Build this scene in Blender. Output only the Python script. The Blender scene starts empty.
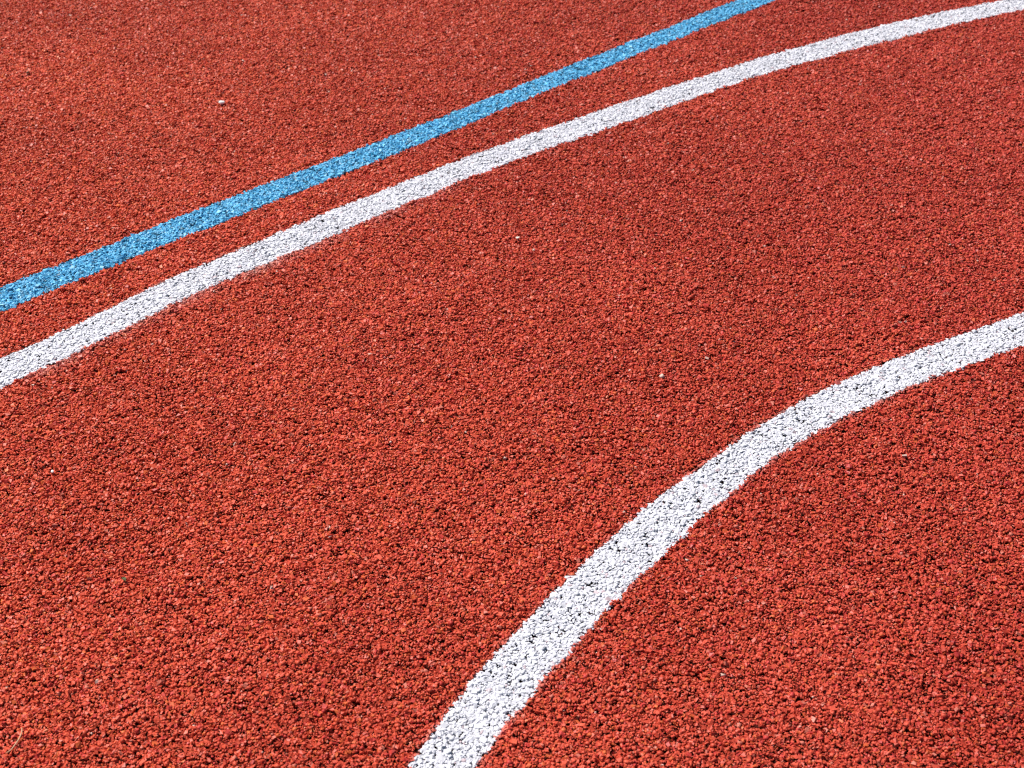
import bpy, math
import numpy as np

# ------------------------------------------------------------------ scene, camera
S = bpy.context.scene
C = S.collection
rng = np.random.default_rng(11)
FPX, PIT, H = 1500.0, math.radians(37.0), 1.022

cam_d = bpy.data.cameras.new('camera')
cam = bpy.data.objects.new('camera', cam_d)
C.objects.link(cam)
cam.location = (0, 0, H)
cam.rotation_euler = (math.pi / 2 - PIT, 0, 0)
cam_d.sensor_width = 36.0
cam_d.lens = 36.0 * FPX / 1024
cam_d.clip_start = 0.05
cam_d.clip_end = 500
cam_d.dof.use_dof = True
cam_d.dof.focus_distance = 1.62
cam_d.dof.aperture_fstop = 13.0
S.camera = cam


def gp(x, y):
    """where the sight line through a photograph point meets the ground"""
    x = (np.asarray(x, float) - 512) / FPX
    y = (384 - np.asarray(y, float)) / FPX
    c, s = math.cos(PIT), math.sin(PIT)
    k = H / (s - c * y)
    return np.stack([x * k, (c + s * y) * k], -1)


# ------------------------------------------------------------------ small numpy noise
def vnoise(p, scale, seed):
    """smooth value noise in 0..1, cell size = scale"""
    r = np.random.default_rng(seed)
    L = r.random((512, 512))
    q = p / scale + 1000.0
    i = np.floor(q).astype(int)
    f = q - i
    f = f * f * (3 - 2 * f)
    a, b = i[:, 0] % 512, i[:, 1] % 512
    a1, b1 = (a + 1) % 512, (b + 1) % 512
    return ((L[a, b] * (1 - f[:, 0]) + L[a1, b] * f[:, 0]) * (1 - f[:, 1])
            + (L[a, b1] * (1 - f[:, 0]) + L[a1, b1] * f[:, 0]) * f[:, 1])


# ------------------------------------------------------------------ materials
def new_mat(name):
    m = bpy.data.materials.new(name)
    m.use_nodes = True
    nt = m.node_tree
    b = nt.nodes['Principled BSDF']
    return m, nt, b


def grain_mat(name, rough, spec, fuzz):
    """rubber granules: each granule's own colour comes from its attribute"""
    m, nt, b = new_mat(name)
    at = nt.nodes.new('ShaderNodeAttribute'); at.attribute_name = 'tint'
    tc = nt.nodes.new('ShaderNodeTexCoord')
    no = nt.nodes.new('ShaderNodeTexNoise'); no.inputs['Scale'].default_value = 900; no.inputs['Detail'].default_value = 2
    nt.links.new(tc.outputs['Object'], no.inputs['Vector'])
    mr = nt.nodes.new('ShaderNodeMapRange')
    mr.inputs['From Min'].default_value = 0.3; mr.inputs['From Max'].default_value = 0.7
    mr.inputs['To Min'].default_value = 1 - fuzz; mr.inputs['To Max'].default_value = 1 + fuzz
    nt.links.new(no.outputs['Fac'], mr.inputs['Value'])
    mx = nt.nodes.new('ShaderNodeVectorMath'); mx.operation = 'SCALE'
    nt.links.new(at.outputs['Color'], mx.inputs[0]); nt.links.new(mr.outputs['Result'], mx.inputs['Scale'])
    nt.links.new(mx.outputs['Vector'], b.inputs['Base Color'])
    b.inputs['Roughness'].default_value = rough
    b.inputs['Specular IOR Level'].default_value = spec
    return m


def sheet_mat(name, dark, stops):
    """the same granulated surface further out, as a fine procedural relief"""
    m, nt, b = new_mat(name)
    tc = nt.nodes.new('ShaderNodeTexCoord')
    vo = nt.nodes.new('ShaderNodeTexVoronoi'); vo.inputs['Scale'].default_value = 300
    no = nt.nodes.new('ShaderNodeTexNoise'); no.inputs['Scale'].default_value = 160; no.inputs['Detail'].default_value = 3
    nt.links.new(tc.outputs['Object'], vo.inputs['Vector']); nt.links.new(tc.outputs['Object'], no.inputs['Vector'])
    sep = nt.nodes.new('ShaderNodeSeparateColor'); nt.links.new(vo.outputs['Color'], sep.inputs['Color'])
    rp = nt.nodes.new('ShaderNodeValToRGB')
    rp.color_ramp.elements[0].color = (*stops[0], 1); rp.color_ramp.elements[1].color = (*stops[1], 1)
    nt.links.new(sep.outputs['Red'], rp.inputs['Fac'])
    hole = nt.nodes.new('ShaderNodeMapRange')
    hole.inputs['From Min'].default_value = 0.30; hole.inputs['From Max'].default_value = 0.36
    nt.links.new(no.outputs['Fac'], hole.inputs['Value'])
    mx = nt.nodes.new('ShaderNodeMix'); mx.data_type = 'RGBA'
    mx.inputs['A'].default_value = (*dark, 1)
    nt.links.new(hole.outputs['Result'], mx.inputs['Factor']); nt.links.new(rp.outputs['Color'], mx.inputs['B'])
    nt.links.new(mx.outputs['Result'], b.inputs['Base Color'])
    ad = nt.nodes.new('ShaderNodeMath'); ad.operation = 'SUBTRACT'
    nt.links.new(no.outputs['Fac'], ad.inputs[0]); nt.links.new(vo.outputs['Distance'], ad.inputs[1])
    bu = nt.nodes.new('ShaderNodeBump'); bu.inputs['Strength'].default_value = 1.0; bu.inputs['Distance'].default_value = 0.003
    nt.links.new(ad.outputs['Value'], bu.inputs['Height']); nt.links.new(bu.outputs['Normal'], b.inputs['Normal'])
    b.inputs['Roughness'].default_value = 0.7; b.inputs['Specular IOR Level'].default_value = 0.1
    return m


RED_LO, RED_HI = (0.43, 0.045, 0.022), (0.67, 0.103, 0.054)
M_RED = grain_mat('red rubber granules', 0.46, 0.19, 0.24)
M_WHITE = grain_mat('white line paint', 0.55, 0.35, 0.05)
M_BLUE = grain_mat('blue line paint', 0.50, 0.40, 0.15)
M_FAR_RED = sheet_mat('red rubber further out', (0.03, 0.004, 0.003), ((0.20, 0.014, 0.006), (0.36, 0.040, 0.016)))  # reds darkened: the shade in gaps between granules is averaged into the colour
M_FAR_WHITE = sheet_mat('white paint further out', (0.10, 0.09, 0.10), ((0.50, 0.50, 0.53), (0.60, 0.60, 0.63)))
M_FAR_BLUE = sheet_mat('blue paint further out', (0.01, 0.03, 0.08), ((0.04, 0.20, 0.38), (0.07, 0.30, 0.52)))
M_BASE, nt, b = new_mat('dark rubber base mat')
b.inputs['Base Color'].default_value = (0.05, 0.010, 0.007, 1); b.inputs['Roughness'].default_value = 0.95; b.inputs['Specular IOR Level'].default_value = 0.1

# ------------------------------------------------------------------ the three painted lines, as measured edges
W1 = [(0,358,387),(64,331,358),(128,297,326),(192,268,293),(256,242,266),(320,214,240),(384,189,212),(448,163.5,186),
      (512,139,159.5),(576,118,139),(640,95.5,116),(704,75,93),(768,54.5,71),(832,37,54),(896,21,37.5),(960,7.5,22),(1024,-4.5,8.2),(1088,-16.5,-3.5)]
BL = [(0,287,311),(64,263,284.5),(128,236.5,258.5),(192,211,233),(224,198.5,220),(272,181,202),(320,163,181.5),(368,145,163.5),
      (416,126,145),(448,114,131),(480,101,118),(512,88,105),(544,75,91),(576,62.5,78),(608,50,65),(640,37.5,52.5),
      (672,25,40),(704,12,27),(736,-0.5,14.5),(773,-14.5,0),(830,-36,-21)]
W2U = [(408,768),(436.5,720),(478,672),(520,624),(556,592),(570,576),(601,544),(657,496),(672,487),(704,463),(736,441),
       (768,416.5),(800,401),(832,385),(864,369),(896,357.5),(960,333.5),(1024,312)]
W2L = [(474,768),(504,720),(551,672),(588,624),(623,592),(638,576),(672,544),(704,512),(722,496),(736,486),(768,459),
       (800,439.5),(832,420),(864,405),(896,393),(960,365),(1024,343.5)]


def resample(P, step, width=0.13):
    s = np.r_[0, np.cumsum(np.linalg.norm(np.diff(P, axis=0), axis=1))]
    t = np.arange(0, s[-1], step)
    # smooth through the points
    out = np.stack([np.interp(t, s, P[:, k]) for k in (0, 1)], 1)
    w = max(3, int(width / step)) | 1
    ker = np.hanning(w + 2)[1:-1]; ker /= ker.sum()
    pad = np.concatenate([out[0] + (out[0] - out[w // 2:0:-1]) , out, out[-1] + (out[-1] - out[-2:-w // 2 - 1:-1])])
    return np.stack([np.convolve(pad[:, k], ker, 'valid') for k in (0, 1)], 1)


def extend(P, step, length, curv, at_end, n_fit):
    Q = P if at_end else P[::-1]
    d = Q[-1] - Q[-n_fit]
    a = math.atan2(d[1], d[0]) + curv * step * n_fit / 2
    pts, p = [], Q[-1].copy()
    for k in range(int(length / step)):
        a += curv * step
        p = p + step * np.array([math.cos(a), math.sin(a)])
        pts.append(p)
    R = np.concatenate([Q, np.array(pts)])
    return R if at_end else R[::-1]


STEP = 0.005


class Line:
    def __init__(self, up, low, curv, ext, smooth=0.2):
        up, low = np.array(up, float) + (0, 0.8), np.array(low, float) + (0, 0.9)      # the crumbs' tops stand a millimetre proud
        U, L = resample(gp(*up.T), STEP, smooth), resample(gp(*low.T), STEP, smooth)
        n = min(len(U), len(L))
        # centre line: halfway between the edges
        t = np.linspace(0, 1, n)
        U2 = np.stack([np.interp(t, np.linspace(0, 1, len(U)), U[:, k]) for k in (0, 1)], 1)
        L2 = np.stack([np.interp(t, np.linspace(0, 1, len(L)), L[:, k]) for k in (0, 1)], 1)
        M = resample((U2 + L2) / 2, STEP)
        # extra smoothing of the middle
        ker = np.hanning(43)[1:-1]; ker /= ker.sum(); h = 20
        pad = np.concatenate([2 * M[0] - M[h:0:-1], M, 2 * M[-1] - M[-2:-h - 2:-1]])
        M = np.stack([np.convolve(pad[:, k], ker, 'valid') for k in (0, 1)], 1)
        M = extend(M, STEP, ext, curv, True, 40)
        M = extend(M, STEP, ext, -curv, False, 40)
        self.M = M
        T = np.gradient(M, axis=0); T /= np.linalg.norm(T, axis=1)[:, None]
        self.T = T; self.N = np.stack([-T[:, 1], T[:, 0]], 1)
        su, du = self.local(U); sl, dl = self.local(L)
        o = np.argsort(su); self.su, self.du = su[o], du[o]
        o = np.argsort(sl); self.sl, self.dl = sl[o], dl[o]
        self.du_m, self.dl_m = np.median(du), np.median(dl)

    def local(self, P):
        s = np.empty(len(P)); d = np.empty(len(P))
        for a in range(0, len(P), 4000):
            Q = P[a:a + 4000]
            D = ((Q[:, None, 0] - self.M[None, ::4, 0]) ** 2 + (Q[:, None, 1] - self.M[None, ::4, 1]) ** 2)
            k = D.argmin(1) * 4
            v = Q - self.M[k]
            s[a:a + 4000] = k * STEP + (v * self.T[k]).sum(1)
            d[a:a + 4000] = (v * self.N[k]).sum(1)
        return s, d

    def edges(self, s):
        def e(ss, dd, med):
            r = np.interp(s, ss, dd)
            f = np.clip(np.minimum(s - ss[0], ss[-1] - s) / 0.05 + 1, 0, 1)
            return r * f + med * (1 - f)
        return e(self.su, self.du, self.du_m), e(self.sl, self.dl, self.dl_m)


line_w1 = Line([(a, b) for a, b, c in W1], [(a, c) for a, b, c in W1], -1 / 4.9, 2.2)
line_bl = Line([(a, b) for a, b, c in BL], [(a, c) for a, b, c in BL], 0.0, 2.2, 0.4)
line_w2 = Line(W2U, W2L, -1 / 1.42, 1.2, 0.3)
LINES = [line_w1, line_w2, line_bl]

# ------------------------------------------------------------------ granules
ZONE_PX = [(-200, 862), (1224, 862), (1224, -84), (-200, -84)]
ZONE = gp(*np.array(ZONE_PX, float).T)


def in_zone(P):
    ok = np.ones(len(P), bool)
    for k in range(4):
        a, b = ZONE[k], ZONE[(k + 1) % 4]
        ok &= ((b[0] - a[0]) * (P[:, 1] - a[1]) - (b[1] - a[1]) * (P[:, 0] - a[0])) > 0
    return ok


def scatter(a, jit):
    lo, hi = ZONE.min(0), ZONE.max(0)
    xs = np.arange(lo[0], hi[0], a); ys = np.arange(lo[1], hi[1], a * 0.866)
    X, Y = np.meshgrid(xs, ys)
    X = X + (np.arange(len(ys)) % 2)[:, None] * a / 2
    P = np.stack([X.ravel(), Y.ravel()], 1)
    P = P[in_zone(P)]
    return P + rng.uniform(-jit, jit, P.shape) * a


CUBE = np.array([(x, y, z) for z in (-1, 1) for y in (-1, 1) for x in (-1, 1)], float) * 0.66
QUADS = np.array([(0, 2, 3, 1), (4, 5, 7, 6), (0, 1, 5, 4), (2, 6, 7, 3), (0, 4, 6, 2), (1, 3, 7, 5)])
TRI_A = np.concatenate([QUADS[:, [0, 1, 2]], QUADS[:, [0, 2, 3]]])


def granules(P, Z, R, seed, flat=0.85):
    """angular crumbs: randomly squashed, skewed and turned six-sided chips"""
    r = np.random.default_rng(seed)
    n = len(P)
    V = CUBE[None] + r.uniform(-0.34, 0.34, (n, 8, 3))
    sc = r.uniform(0.55, 1.55, (n, 1, 3))
    V = V * sc
    q = r.normal(size=(n, 4)); q /= np.linalg.norm(q, axis=1)[:, None]
    w, x, y, z = q.T
    Rm = np.stack([np.stack([1 - 2 * (y*y + z*z), 2 * (x*y - z*w), 2 * (x*z + y*w)], -1),
                   np.stack([2 * (x*y + z*w), 1 - 2 * (x*x + z*z), 2 * (y*z - x*w)], -1),
                   np.stack([2 * (x*z - y*w), 2 * (y*z + x*w), 1 - 2 * (x*x + y*y)], -1)], 1)
    V = np.einsum('nij,nkj->nki', Rm, V) * R[:, None, None]
    V[:, :, 2] *= flat
    V[:, :, :2] += P[:, None, :]
    V[:, :, 2] += Z[:, None]
    F = TRI_A[None] + (np.arange(n) * 8)[:, None, None]
    return V.reshape(-1, 3), F.reshape(-1, 3)


def mesh_from(name, chunks):
    """chunks: (verts, faces(list of n-gon index rows), point colours, material index) joined into one mesh"""
    nv = 0; VV, CC, LI, LT, MI = [], [], [], [], []
    for V, F, col, mi in chunks:
        VV.append(V); CC.append(col)
        LI.append((F + nv).ravel()); LT.append(np.full(len(F), F.shape[1])); MI.append(np.full(len(F), mi))
        nv += len(V)
    V = np.concatenate(VV).astype(np.float32); col = np.concatenate(CC).astype(np.float32)
    LI = np.concatenate(LI).astype(np.int32); LT = np.concatenate(LT); MI = np.concatenate(MI).astype(np.int32)
    me = bpy.data.meshes.new(name)
    me.vertices.add(len(V)); me.vertices.foreach_set('co', V.ravel())
    me.loops.add(len(LI)); me.loops.foreach_set('vertex_index', LI)
    me.polygons.add(len(LT))
    me.polygons.foreach_set('loop_start', np.r_[0, np.cumsum(LT)[:-1]].astype(np.int32))
    me.polygons.foreach_set('material_index', MI)
    me.update(calc_edges=True)
    at = me.attributes.new('tint', 'FLOAT_COLOR', 'POINT')
    at.data.foreach_set('color', np.concatenate([col, np.ones((len(col), 1), np.float32)], 1).ravel())
    # one granule in three is worn round, the rest stay angular
    worn = np.random.default_rng(5).random(len(V) // 8 + 1) < 0.35
    first = LI[np.r_[0, np.cumsum(LT)[:-1]].astype(int)]
    me.polygons.foreach_set('use_smooth', worn[first // 8] & (LT == 3))
    return me


def add(name, me, mats, label=None, cat=None, group=None, kind=None):
    for m in mats: me.materials.append(m)
    o = bpy.data.objects.new(name, me); C.objects.link(o)
    if label: o['label'] = label
    if cat: o['category'] = cat
    if group: o['group'] = group
    if kind: o['kind'] = kind
    return o


def surface_height(P):
    return (vnoise(P, 0.009, 1) - 0.5) * 0.0020 + (vnoise(P, 0.030, 2) - 0.5) * 0.0016


def classify(P):
    """which line (if any) painted each granule, and how near the paint's edge the others lie"""
    who = np.full(len(P), -1); haze = np.zeros(len(P))
    for k, ln in enumerate(LINES):
        lo, hi = ln.M.min(0) - 0.1, ln.M.max(0) + 0.1
        near = np.where(((P > lo) & (P < hi)).all(1))[0]
        s, d = ln.local(P[near])
        up, low = ln.edges(s)
        ss = np.stack([s, np.full_like(s, k * 7.3)], 1)
        wob_u = (vnoise(ss, 0.016, 21) - 0.5) * 0.0020 + rng.normal(0, 0.0008, len(s))
        wob_l = ((vnoise(ss, 0.022, 22) - 0.5) * 0.0054 + (vnoise(ss, 0.007, 24) - 0.5) * 0.003) * (0.5, 0.75, 0.4)[k] + rng.normal(0, 0.0010, len(s))
        hi_e, lo_e = np.maximum(up, low), np.minimum(up, low)
        inside = (d < hi_e + wob_u) & (d > lo_e + wob_l)
        who[near[inside]] = k
        out = np.maximum(d - hi_e, lo_e - d)
        under = d < lo_e
        reach = np.where(under, (0.024, 0.007, 0.004)[k], (0.004, 0.005, 0.003)[k])
        amt = np.clip(1 - out / reach, 0, 1) ** 1.4 * (0.42, 0.26, 0.0)[k]
        amt *= vnoise(ss, 0.05, 23) * 1.3
        if k == 0:                              # the long line was oversprayed on its left stretch only
            amt *= np.clip((0.02 - P[near, 0]) / 0.30, 0.05, 1)
        amt[inside] = 0
        haze[near] = np.maximum(haze[near], amt)
    return who, haze


A = 0.00242
P = scatter(A, 0.42)
who, haze = classify(P)
PITS = 0.0027


def pitted(P, who):
    """small deep pits where no granule lies; rarer towards the left of the track"""
    v = vnoise(P, PITS, 5) * 0.75 + vnoise(P, 0.011, 6) * 0.25
    lim = np.where(who >= 0, 0.775, 0.69 - 0.085 * np.clip((P[:, 0] + 0.25) / 0.9, 0, 1))
    return v > lim


pit = pitted(P, who)
keep = ~(pit & (who >= 0)) & (rng.random(len(P)) > np.where(who >= 0, 0.10, 0.012))
P, who, haze, pit = P[keep], who[keep], haze[keep], pit[keep]
R = np.clip(rng.lognormal(math.log(0.00140), 0.28, len(P)), 0.0008, 0.0023)
Z = surface_height(P) + rng.normal(0, 0.00054, len(P)) - 0.0008 - pit * rng.uniform(0.0014, 0.0030, len(P))
# smaller crumbs lodged between the larger ones
P2 = scatter(0.0029, 0.5)
who2, haze2 = classify(P2)
keep = (rng.random(len(P2)) < np.where(who2 >= 0, 0.82, 0.5)) & ~pitted(P2, who2)
P2, who2, haze2 = P2[keep], who2[keep], haze2[keep]
R2 = rng.uniform(0.0006, 0.0012, len(P2)) * np.where(who2 >= 0, 1.15, 1.0)
Z2 = surface_height(P2) + rng.normal(0, 0.0006, len(P2)) - np.where(who2 >= 0, 0.0010, 0.0008)
P, who, haze, R, Z = np.r_[P, P2], np.r_[who, who2], np.r_[haze, haze2], np.r_[R, R2], np.r_[Z, Z2]
# paint beds the painted crumbs down into a more even surface
Z = np.where(who >= 0, Z * 0.5 - 0.0002, Z)


def red_tints(P, haze):
    n = len(P)
    t = np.clip(rng.normal(0.5, 0.24, n) + (vnoise(P, 0.14, 7) - 0.5) * 0.4, 0, 1.2)[:, None]
    col = np.array(RED_LO) * (1 - t) + np.array(RED_HI) * t
    # granule colour drifts from more orange at the left to duller at the right
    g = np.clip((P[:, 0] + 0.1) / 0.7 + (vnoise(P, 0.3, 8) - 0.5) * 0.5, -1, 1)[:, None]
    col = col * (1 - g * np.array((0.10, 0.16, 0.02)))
    hue = rng.random(n)
    col[hue < 0.07] *= (1.03, 1.4, 0.9)           # orange crumbs
    col[(hue > 0.10) & (hue < 0.20)] *= (0.85, 0.6, 0.9)   # crimson crumbs
    dusty = hue > 0.972
    col[dusty] = col[dusty] * 0.6 + np.array((0.50, 0.24, 0.18)) * 0.4
    pale = hue > 0.9991
    col[pale] = (0.60, 0.40, 0.33)
    h = np.clip(haze * rng.uniform(0.4, 1.6, n), 0, 0.8)[:, None]
    return col * (1 - h) + np.array((0.66, 0.46, 0.42)) * h


def pt(col, n=8): return np.repeat(col, n, axis=0)


red = who < 0
V, F = granules(P[red], Z[red], R[red], 31, 0.78)
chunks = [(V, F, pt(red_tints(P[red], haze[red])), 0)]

# ground: one sheet out to the horizon, stepped down under the granules to the dark base mat
def far_quad_ring():
    big = np.array([(-150, -150), (150, -150), (150, 150), (-150, 150)], float)
    inner = ZONE
    V = np.concatenate([np.c_[big, np.full(4, 0.0)], np.c_[inner, np.full(4, 0.0)], np.c_[inner, np.full(4, -0.0055)]])
    F = [(k, (k + 1) % 4, 4 + (k + 1) % 4, 4 + k) for k in range(4)] + [(4 + k, 4 + (k + 1) % 4, 8 + (k + 1) % 4, 8 + k) for k in range(4)]
    return V, np.array(F), np.array([(8, 9, 10, 11)])


gv, gf, gb = far_quad_ring()
chunks.append((gv, gf, np.zeros((len(gv), 3)), 1))
chunks.append((gv, gb, np.zeros((len(gv), 3)), 2))
add('ground', mesh_from('ground', chunks), [M_RED, M_FAR_RED, M_BASE], kind='structure')


def ribbon(ln, z):
    """the line's continuation outside the granulated stretch: a film on the surface"""
    s = np.arange(len(ln.M)) * STEP
    up, low = ln.edges(s)
    A_, B_ = ln.M + ln.N * up[:, None], ln.M + ln.N * low[:, None]
    ok = ~(in_zone(A_) & in_zone(B_))
    idx = np.where(ok[:-1] & ok[1:])[0]
    n = len(ln.M)
    V = np.concatenate([np.c_[A_, np.full(n, z)], np.c_[B_, np.full(n, z)]])
    F = np.stack([n + idx, n + idx + 1, idx + 1, idx], 1)
    # keep the winding facing up
    if up.mean() < low.mean(): F = F[:, ::-1]
    used = np.unique(F); remap = np.full(len(V), -1); remap[used] = np.arange(len(used))
    return V[used], remap[F]


def painted(k, mat, far, name, label, group, tint):
    sel = who == k
    V, F = granules(P[sel], Z[sel], R[sel] * 1.24, 41 + k, (0.40, 0.40, 0.72)[k])
    col = tint(sel.sum())
    rv, rf = ribbon(LINES[k], 0.004)
    me = mesh_from(name, [(V, F, pt(col), 0), (rv, rf, np.ones((len(rv), 3)), 1)])
    return add(name, me, [mat, far], label, 'painted line', group)


def white_tint(n):
    t = np.clip(rng.normal(0.655, 0.05, n), 0.5, 0.8)[:, None] * np.array((0.972, 0.965, 1.045))
    w = rng.random(n) < 0.02
    t[w] = t[w] * (0.75, 0.6, 0.6)
    return t


def blue_tint(n):
    t = rng.normal(0, 1, n)[:, None]
    c = np.array((0.088, 0.40, 0.66)) * (1 + 0.17 * t) + np.array((0.02, 0.012, 0.0)) * t
    d = rng.random(n) < 0.10
    c[d] *= 0.38
    return np.clip(c, 0.01, 0.85)


painted(0, M_WHITE, M_FAR_WHITE, 'white_line', 'long gently curved white painted line running close beside the blue line',
        'white painted lines on the red track', white_tint)
painted(1, M_WHITE, M_FAR_WHITE, 'white_line', 'white painted line bending in a tight arc, well away from the blue line',
        'white painted lines on the red track', white_tint)
painted(2, M_BLUE, M_FAR_BLUE, 'blue_line', 'sky blue painted line on red rubber, the only blue line', None, blue_tint)


# ------------------------------------------------------------------ loose bits lying on the surface
def plain(name, col, rough=0.6):
    m, nt, b = new_mat(name)
    tc = nt.nodes.new('ShaderNodeTexCoord')
    no = nt.nodes.new('ShaderNodeTexNoise'); no.inputs['Scale'].default_value = 700
    nt.links.new(tc.outputs['Object'], no.inputs['Vector'])
    rp = nt.nodes.new('ShaderNodeValToRGB')
    rp.color_ramp.elements[0].position = 0.3; rp.color_ramp.elements[1].position = 0.7
    rp.color_ramp.elements[0].color = (*[c * 0.75 for c in col], 1); rp.color_ramp.elements[1].color = (*col, 1)
    nt.links.new(no.outputs['Fac'], rp.inputs['Fac']); nt.links.new(rp.outputs['Color'], b.inputs['Base Color'])
    b.inputs['Roughness'].default_value = rough
    return m


import bmesh


def pebble(name, px, py, size, mat, label, cat, seed):
    r = np.random.default_rng(seed)
    bm = bmesh.new()
    bmesh.ops.create_icosphere(bm, subdivisions=2, radius=1.0)
    ax = [(r.normal(size=3), r.uniform(0.55, 0.85)) for _ in range(7)]
    for v in bm.verts:
        p = np.array(v.co)
        for n, cut in ax:                       # knock flat facets into the stone
            n = n / np.linalg.norm(n)
            dd = p @ n - cut
            if dd > 0: p = p - n * dd * 0.9
        v.co = p * np.array(size) / 2
    me = bpy.data.meshes.new(name); bm.to_mesh(me); bm.free()
    o = add(name, me, [mat], label, cat)
    g = gp(px, py)
    o.location = (g[0], g[1], 0.0016 + size[2] / 2 * 0.8)
    o.rotation_euler = (r.uniform(-.2, .2), r.uniform(-.2, .2), r.uniform(-.5, .5))
    return o


M_STONE = plain('pale stone', (0.90, 0.88, 0.82))
M_CHIP = plain('cream chip', (0.78, 0.70, 0.60))
M_BROWN = plain('brown crumb', (0.16, 0.085, 0.03))
M_GREEN = plain('green scrap', (0.17, 0.20, 0.07))
M_STRAW = plain('dry straw', (0.55, 0.30, 0.16))
pebble('pebble', 222, 104.5, (0.0092, 0.0125, 0.0056), M_STONE, 'small white pebble lying on the red rubber above the blue line', 'pebble', 3)
pebble('stone_chip', 517.5, 239.5, (0.0070, 0.0042, 0.0028), M_CHIP, 'flat pale chip on red rubber between the two white lines', 'stone chip', 4)
pebble('stone_chip', 53, 473.5, (0.0038, 0.0052, 0.0030), M_STONE, 'cream stone chip on red rubber at the left, below the long white line', 'stone chip', 5)
pebble('soil_crumb', 28, 74, (0.0055, 0.0050, 0.0035), M_BROWN, 'tiny brown crumb on red rubber near the top left', 'crumb', 6)


def leaf_scrap():
    """a curled scrap of leaf"""
    bm = bmesh.new()
    n, m = 6, 5
    grid = []
    for i in range(n):
        u = i / (n - 1); w = math.sin(math.pi * (0.12 + 0.80 * u)) * 0.0022
        row = []
        for j in range(m):
            v = j / (m - 1) * 2 - 1
            row.append(bm.verts.new((v * w, (u - 0.5) * 0.0058, 0.0012 * v * v + 0.0006 * math.sin(u * 5))))
        grid.append(row)
    for i in range(n - 1):
        for j in range(m - 1):
            bm.faces.new((grid[i][j], grid[i][j + 1], grid[i + 1][j + 1], grid[i + 1][j]))
    bmesh.ops.solidify(bm, geom=bm.faces[:], thickness=0.0005)
    me = bpy.data.meshes.new('leaf_scrap'); bm.to_mesh(me); bm.free()
    o = add('leaf_scrap', me, [M_GREEN], 'tiny green leaf scrap on red rubber at lower left', 'leaf')
    g = gp(124, 581); o.location = (g[0], g[1], 0.0024); o.rotation_euler = (0.2, 0.15, 0.7)


leaf_scrap()


def straw():
    """a thin bent blade of dry grass"""
    px = [(22.3, 729.5), (22.6, 733), (21.7, 737), (19.5, 742), (16, 747), (12.5, 751.5), (9, 753.8), (6.2, 754.8)]
    P_ = gp(*np.array(px).T)
    n = len(P_)
    T = np.gradient(P_, axis=0); T /= np.linalg.norm(T, axis=1)[:, None]
    N = np.stack([-T[:, 1], T[:, 0]], 1)
    bm = bmesh.new(); rings = []
    for k in range(n):
        u = k / (n - 1)
        w = 0.00034 + 0.00036 * math.sin(math.pi * min(1, 0.15 + u * 0.8)) * (1 if k < n - 1 else 0.3)
        z = 0.0022 + 0.0012 * math.sin(u * math.pi)
        rings.append([bm.verts.new((P_[k][0] + N[k][0] * w * math.cos(a), P_[k][1] + N[k][1] * w * math.cos(a), z + 0.55 * w * math.sin(a)))
                      for a in np.linspace(0, 2 * math.pi, 7)[:-1]])
    for a, b_ in zip(rings[:-1], rings[1:]):
        for j in range(6):
            bm.faces.new((a[j], a[(j + 1) % 6], b_[(j + 1) % 6], b_[j]))
    bm.faces.new(rings[0][::-1]); bm.faces.new(rings[-1])
    bmesh.ops.recalc_face_normals(bm, faces=bm.faces[:])
    for f in bm.faces: f.smooth = True
    me = bpy.data.meshes.new('dry_grass_blade'); bm.to_mesh(me); bm.free()
    add('dry_grass_blade', me, [M_STRAW], 'thin curved blade of dry straw-coloured grass on the red rubber', 'grass blade')


straw()

# ------------------------------------------------------------------ light
ELEV, AZ = math.radians(49), math.radians(-48)       # sun beyond the scene, to the left; azimuth from +Y towards +X
sd = bpy.data.lights.new('sun', 'SUN'); sun = bpy.data.objects.new('sun', sd); C.objects.link(sun)
sd.energy = 4.6; sd.angle = math.radians(0.53); sd.color = (1.0, 0.955, 0.89)
sun.rotation_euler = (math.pi / 2 - ELEV, 0, math.pi - AZ)
sun.location = (0, 0, 10)
from mathutils import Vector
dirn = Vector((math.sin(AZ) * math.cos(ELEV), math.cos(AZ) * math.cos(ELEV), math.sin(ELEV)))
sun.rotation_euler = dirn.to_track_quat('Z', 'Y').to_euler()

w = bpy.data.worlds.new('World'); S.world = w; w.use_nodes = True
nt = w.node_tree
sky = nt.nodes.new('ShaderNodeTexSky'); sky.sky_type = 'NISHITA'; sky.sun_disc = False
sky.sun_elevation = ELEV; sky.sun_rotation = AZ
bg = nt.nodes['Background']; bg.inputs['Strength'].default_value = 0.055
nt.links.new(sky.outputs['Color'], bg.inputs['Color'])

vs = S.view_settings
vs.view_transform = 'Standard'; vs.look = 'None'; vs.exposure = 0.48; vs.gamma = 1.0; vs.use_curve_mapping = False
S.cycles.filter_width = 1.2
S.cycles.max_bounces = 4
S.cycles.diffuse_bounces = 3
S.cycles.use_denoising = False
